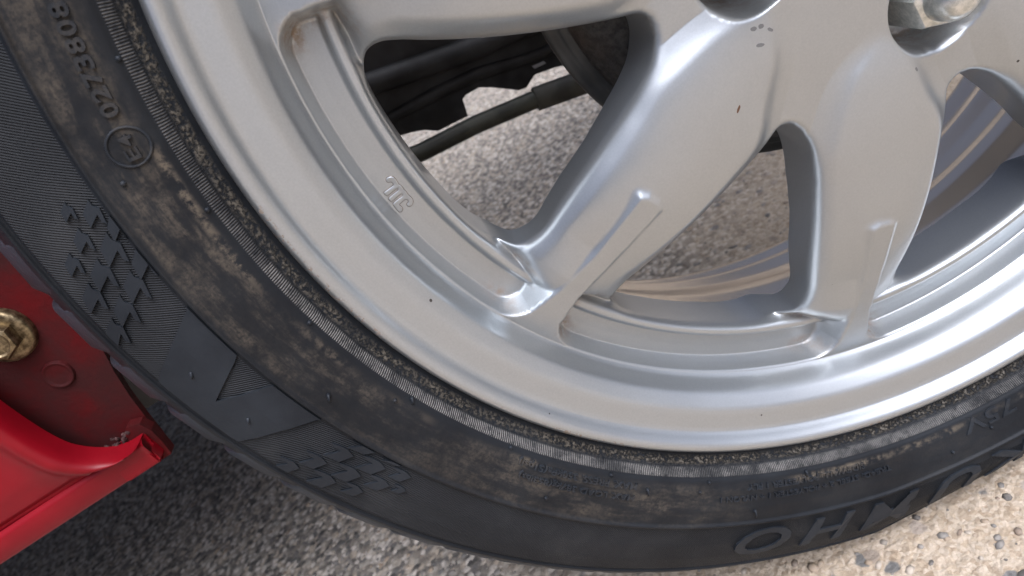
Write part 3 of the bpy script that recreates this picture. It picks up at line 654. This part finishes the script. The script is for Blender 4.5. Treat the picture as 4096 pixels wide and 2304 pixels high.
# ------------------------------------------------------------------ car body round the wheel
car = empty("red_car", (-.35, .06, 0)); tag(car, "red car body with dirty sill end beside the tyre", "car")
def cpart(name, me, mat, parent=None):
    o = link(name, me, parent or car, mat=mat); o.location = (Vector((0, 0, H))-car.location) if parent is None else (0, 0, 0); return o
panel = cpart("arch_closing_panel", prism([(-460, 140), (-460, -64), (-331, -64), (-327.5, -57), (-325.5, -46), (-323, -34), (-319.5, -22), (-312, -2), (-300, 30), (-292, 90), (-290, 140)], -76, -72), RED_D)
panel["label"] = "dull dirty red panel closing the sill end, darkened for shade"
tip = cpart("panel_tip", prism([(-335, -64), (-326.5, -64), (-325.2, -57), (-324.6, -50), (-326, -45), (-331, -43), (-336, -48)], -71.8, -66), RED_D)
# sill skin with a hemmed edge sweeping into the bottom flange
def sill():
    edge = np.array([(-352, 90), (-353, 30), (-353.2, 0), (-352.6, -14), (-351.4, -26), (-348.6, -36), (-343.5, -44), (-337, -48.2), (-331, -49), (-327, -48.6)])
    L = np.r_[0, np.cumsum(np.hypot(*np.diff(edge, axis=0).T))]; s = np.linspace(0, L[-1], 60)
    E_ = np.stack([np.interp(s, L, edge[:, 0]), np.interp(s, L, edge[:, 1])], 1)
    for _ in range(4): E_[1:-1] = .25*E_[:-2]+.5*E_[1:-1]+.25*E_[2:]
    cols = [(0, -62), (0, -56), (.6, -52), (2, -50), (4.2, -49.4), (7, -50.6), (10, -53.5), (15, -55.5), (25, -56.5), (60, -57.5), (140, -58), (500, -58), (1130, -58)]
    V = []; m_ = len(cols)
    for i, (x, y) in enumerate(E_):
        k = np.clip((y+49)/60, 0, 1)
        for d, z in cols:
            yy = y+(-1.5*min(d, 8)/8 if y > -46 else 0)
            V.append((x-d, max(min(yy, 95), -49.4), z+(-3*(1-min(k*4, 1)))))
    return mesh("sill_skin", wl(V), grid_faces(len(E_), m_))
skin = cpart("sill_skin", sill(), RED)
skin["label"] = "glossy red sill with rolled edge"
fl = []
xs = np.r_[-326.5, -329, -333, -340, -360, -400, -600, -1480]
prof = [(-48.6, -59.8), (-49.6, -58.4), (-51, -57.8), (-60.5, -60.5), (-61.8, -61.4), (-62.2, -62.5), (-62.0, -64.2), (-49, -64.4)]
for x in xs:
    for (y, z) in prof: fl.append((x+(3.2*(-y-49)/13 if x > -330 else 0)*-.6, y, z))
cpart("pinch_flange", mesh("pinch_flange", wl(fl), grid_faces(len(xs), len(prof)).tolist()+[list(range(len(prof)))]), RED)
cpart("sill_end_cap", box(-345, -327.4, -61.6, -48.9, -73, -59.0, 1), RED)
# dirt packed at the seam
def crumb(c, s, n):
    V = []; F = []
    for i in range(n):
        q = IV*(1+rng.uniform(-.3, .3, (12, 1)))*s*rng.uniform(.5, 1.2)+np.array(c)+rng.normal(0, 1, 3)*np.array([4.5, 1.3, 1.2]); F += (IF+len(V)).tolist(); V += q.tolist()
    return mesh("packed_dirt", wl(V), F)
tag(cpart("packed_dirt", crumb((-337, -46.5, -67), 1.1, 34), DUST), kind="stuff")
# hex bolt with flange washer and a blanking plug on the closing panel
bolt = cpart("hex_bolt", lathe("flange_washer", dense([(0.01, -68), (9.2, -68), (10.6, -68.6), (11.2, -70), (11.2, -72.5)], .8, 1), 48, lambda P: P+np.array([-337.5, 13.6, 0])), GOLD)
bolt["label"] = "grimy yellow zinc hex bolt on the red panel"
def hexhead():
    V, F = [], []
    for rad, z, hx in ((6.4, -68, 1), (6.4, -63.8, 1), (5.9, -62.9, 1), (5.2, -62.5, 0), (4.4, -63.1, 0)):
        for i in range(36):
            a = 2*math.pi*i/36+.35; q = rad/math.cos(((2*math.pi*i/36) % (math.pi/3))-math.pi/6) if hx else rad
            V.append((q*math.cos(a)-337.5, q*math.sin(a)+13.6, z))
    for k in range(4):
        for i in range(36): F.append([k*36+i, k*36+(i+1) % 36, (k+1)*36+(i+1) % 36, (k+1)*36+i])
    F.append([4*36+i for i in range(36)])
    me = mesh("hex_head", wl(V), F)
    try: me.set_sharp_from_angle(angle=math.radians(30))
    except Exception: pass
    return me
link("bolt_head", hexhead(), bolt, mat=GOLD)
cpart("blanking_plug", lathe("blanking_plug", dense([(0.01, -71.4), (4.6, -71.2), (5.2, -70.7), (5.7, -70.7), (6.0, -71.6), (6.3, -72.2)], .5, 0), 40, lambda P: P+np.array([-336, -10.5, 0])), RED_D)
cpart("jacking_bracket", box(-470, -338, -72, -40, -190, -150, 3), BLACK)
# added blockers sized to shade the ground and barrel; body side and liner follow
cpart("floor_light_blocker", box(-1500, -345, -30, -22, -900, -78, 2), BLACK)  # unseen floor box, added to darken the ground below
cpart("floor_edge_blocker", box(-345, -285, -30, -22, -1000, -165, 2), BLACK)  # unseen strip, added to shade the ground beside the tyre
cpart("wheelhouse_blocker", box(-345, 420, -12, 110, -306, -300, 2), BLACK)  # unseen box, added to darken reflections in the barrel
cpart("rear_light_blocker", box(-345, 600, 200, 208, -540, -335, 2), BLACK)  # unseen box, added to set how bright the ground behind gets
def side():
    arch = [(330*math.cos(a), 330*math.sin(a)+6) for a in np.linspace(math.radians(8), math.radians(170), 40)]
    poly = [(600, 52)]+arch[:1]+arch[1:]+[(-1500, 62), (-1500, 470), (600, 470)]
    return prism(poly, -64, -60)
cpart("body_side", side(), RED)
cpart("arch_liner", mesh("arch_liner", wl([(328*math.cos(a), 328*math.sin(a)+6, z) for a in np.linspace(math.radians(8), math.radians(165), 40) for z in (-62, -150)]), grid_faces(40, 2)), BLACK)
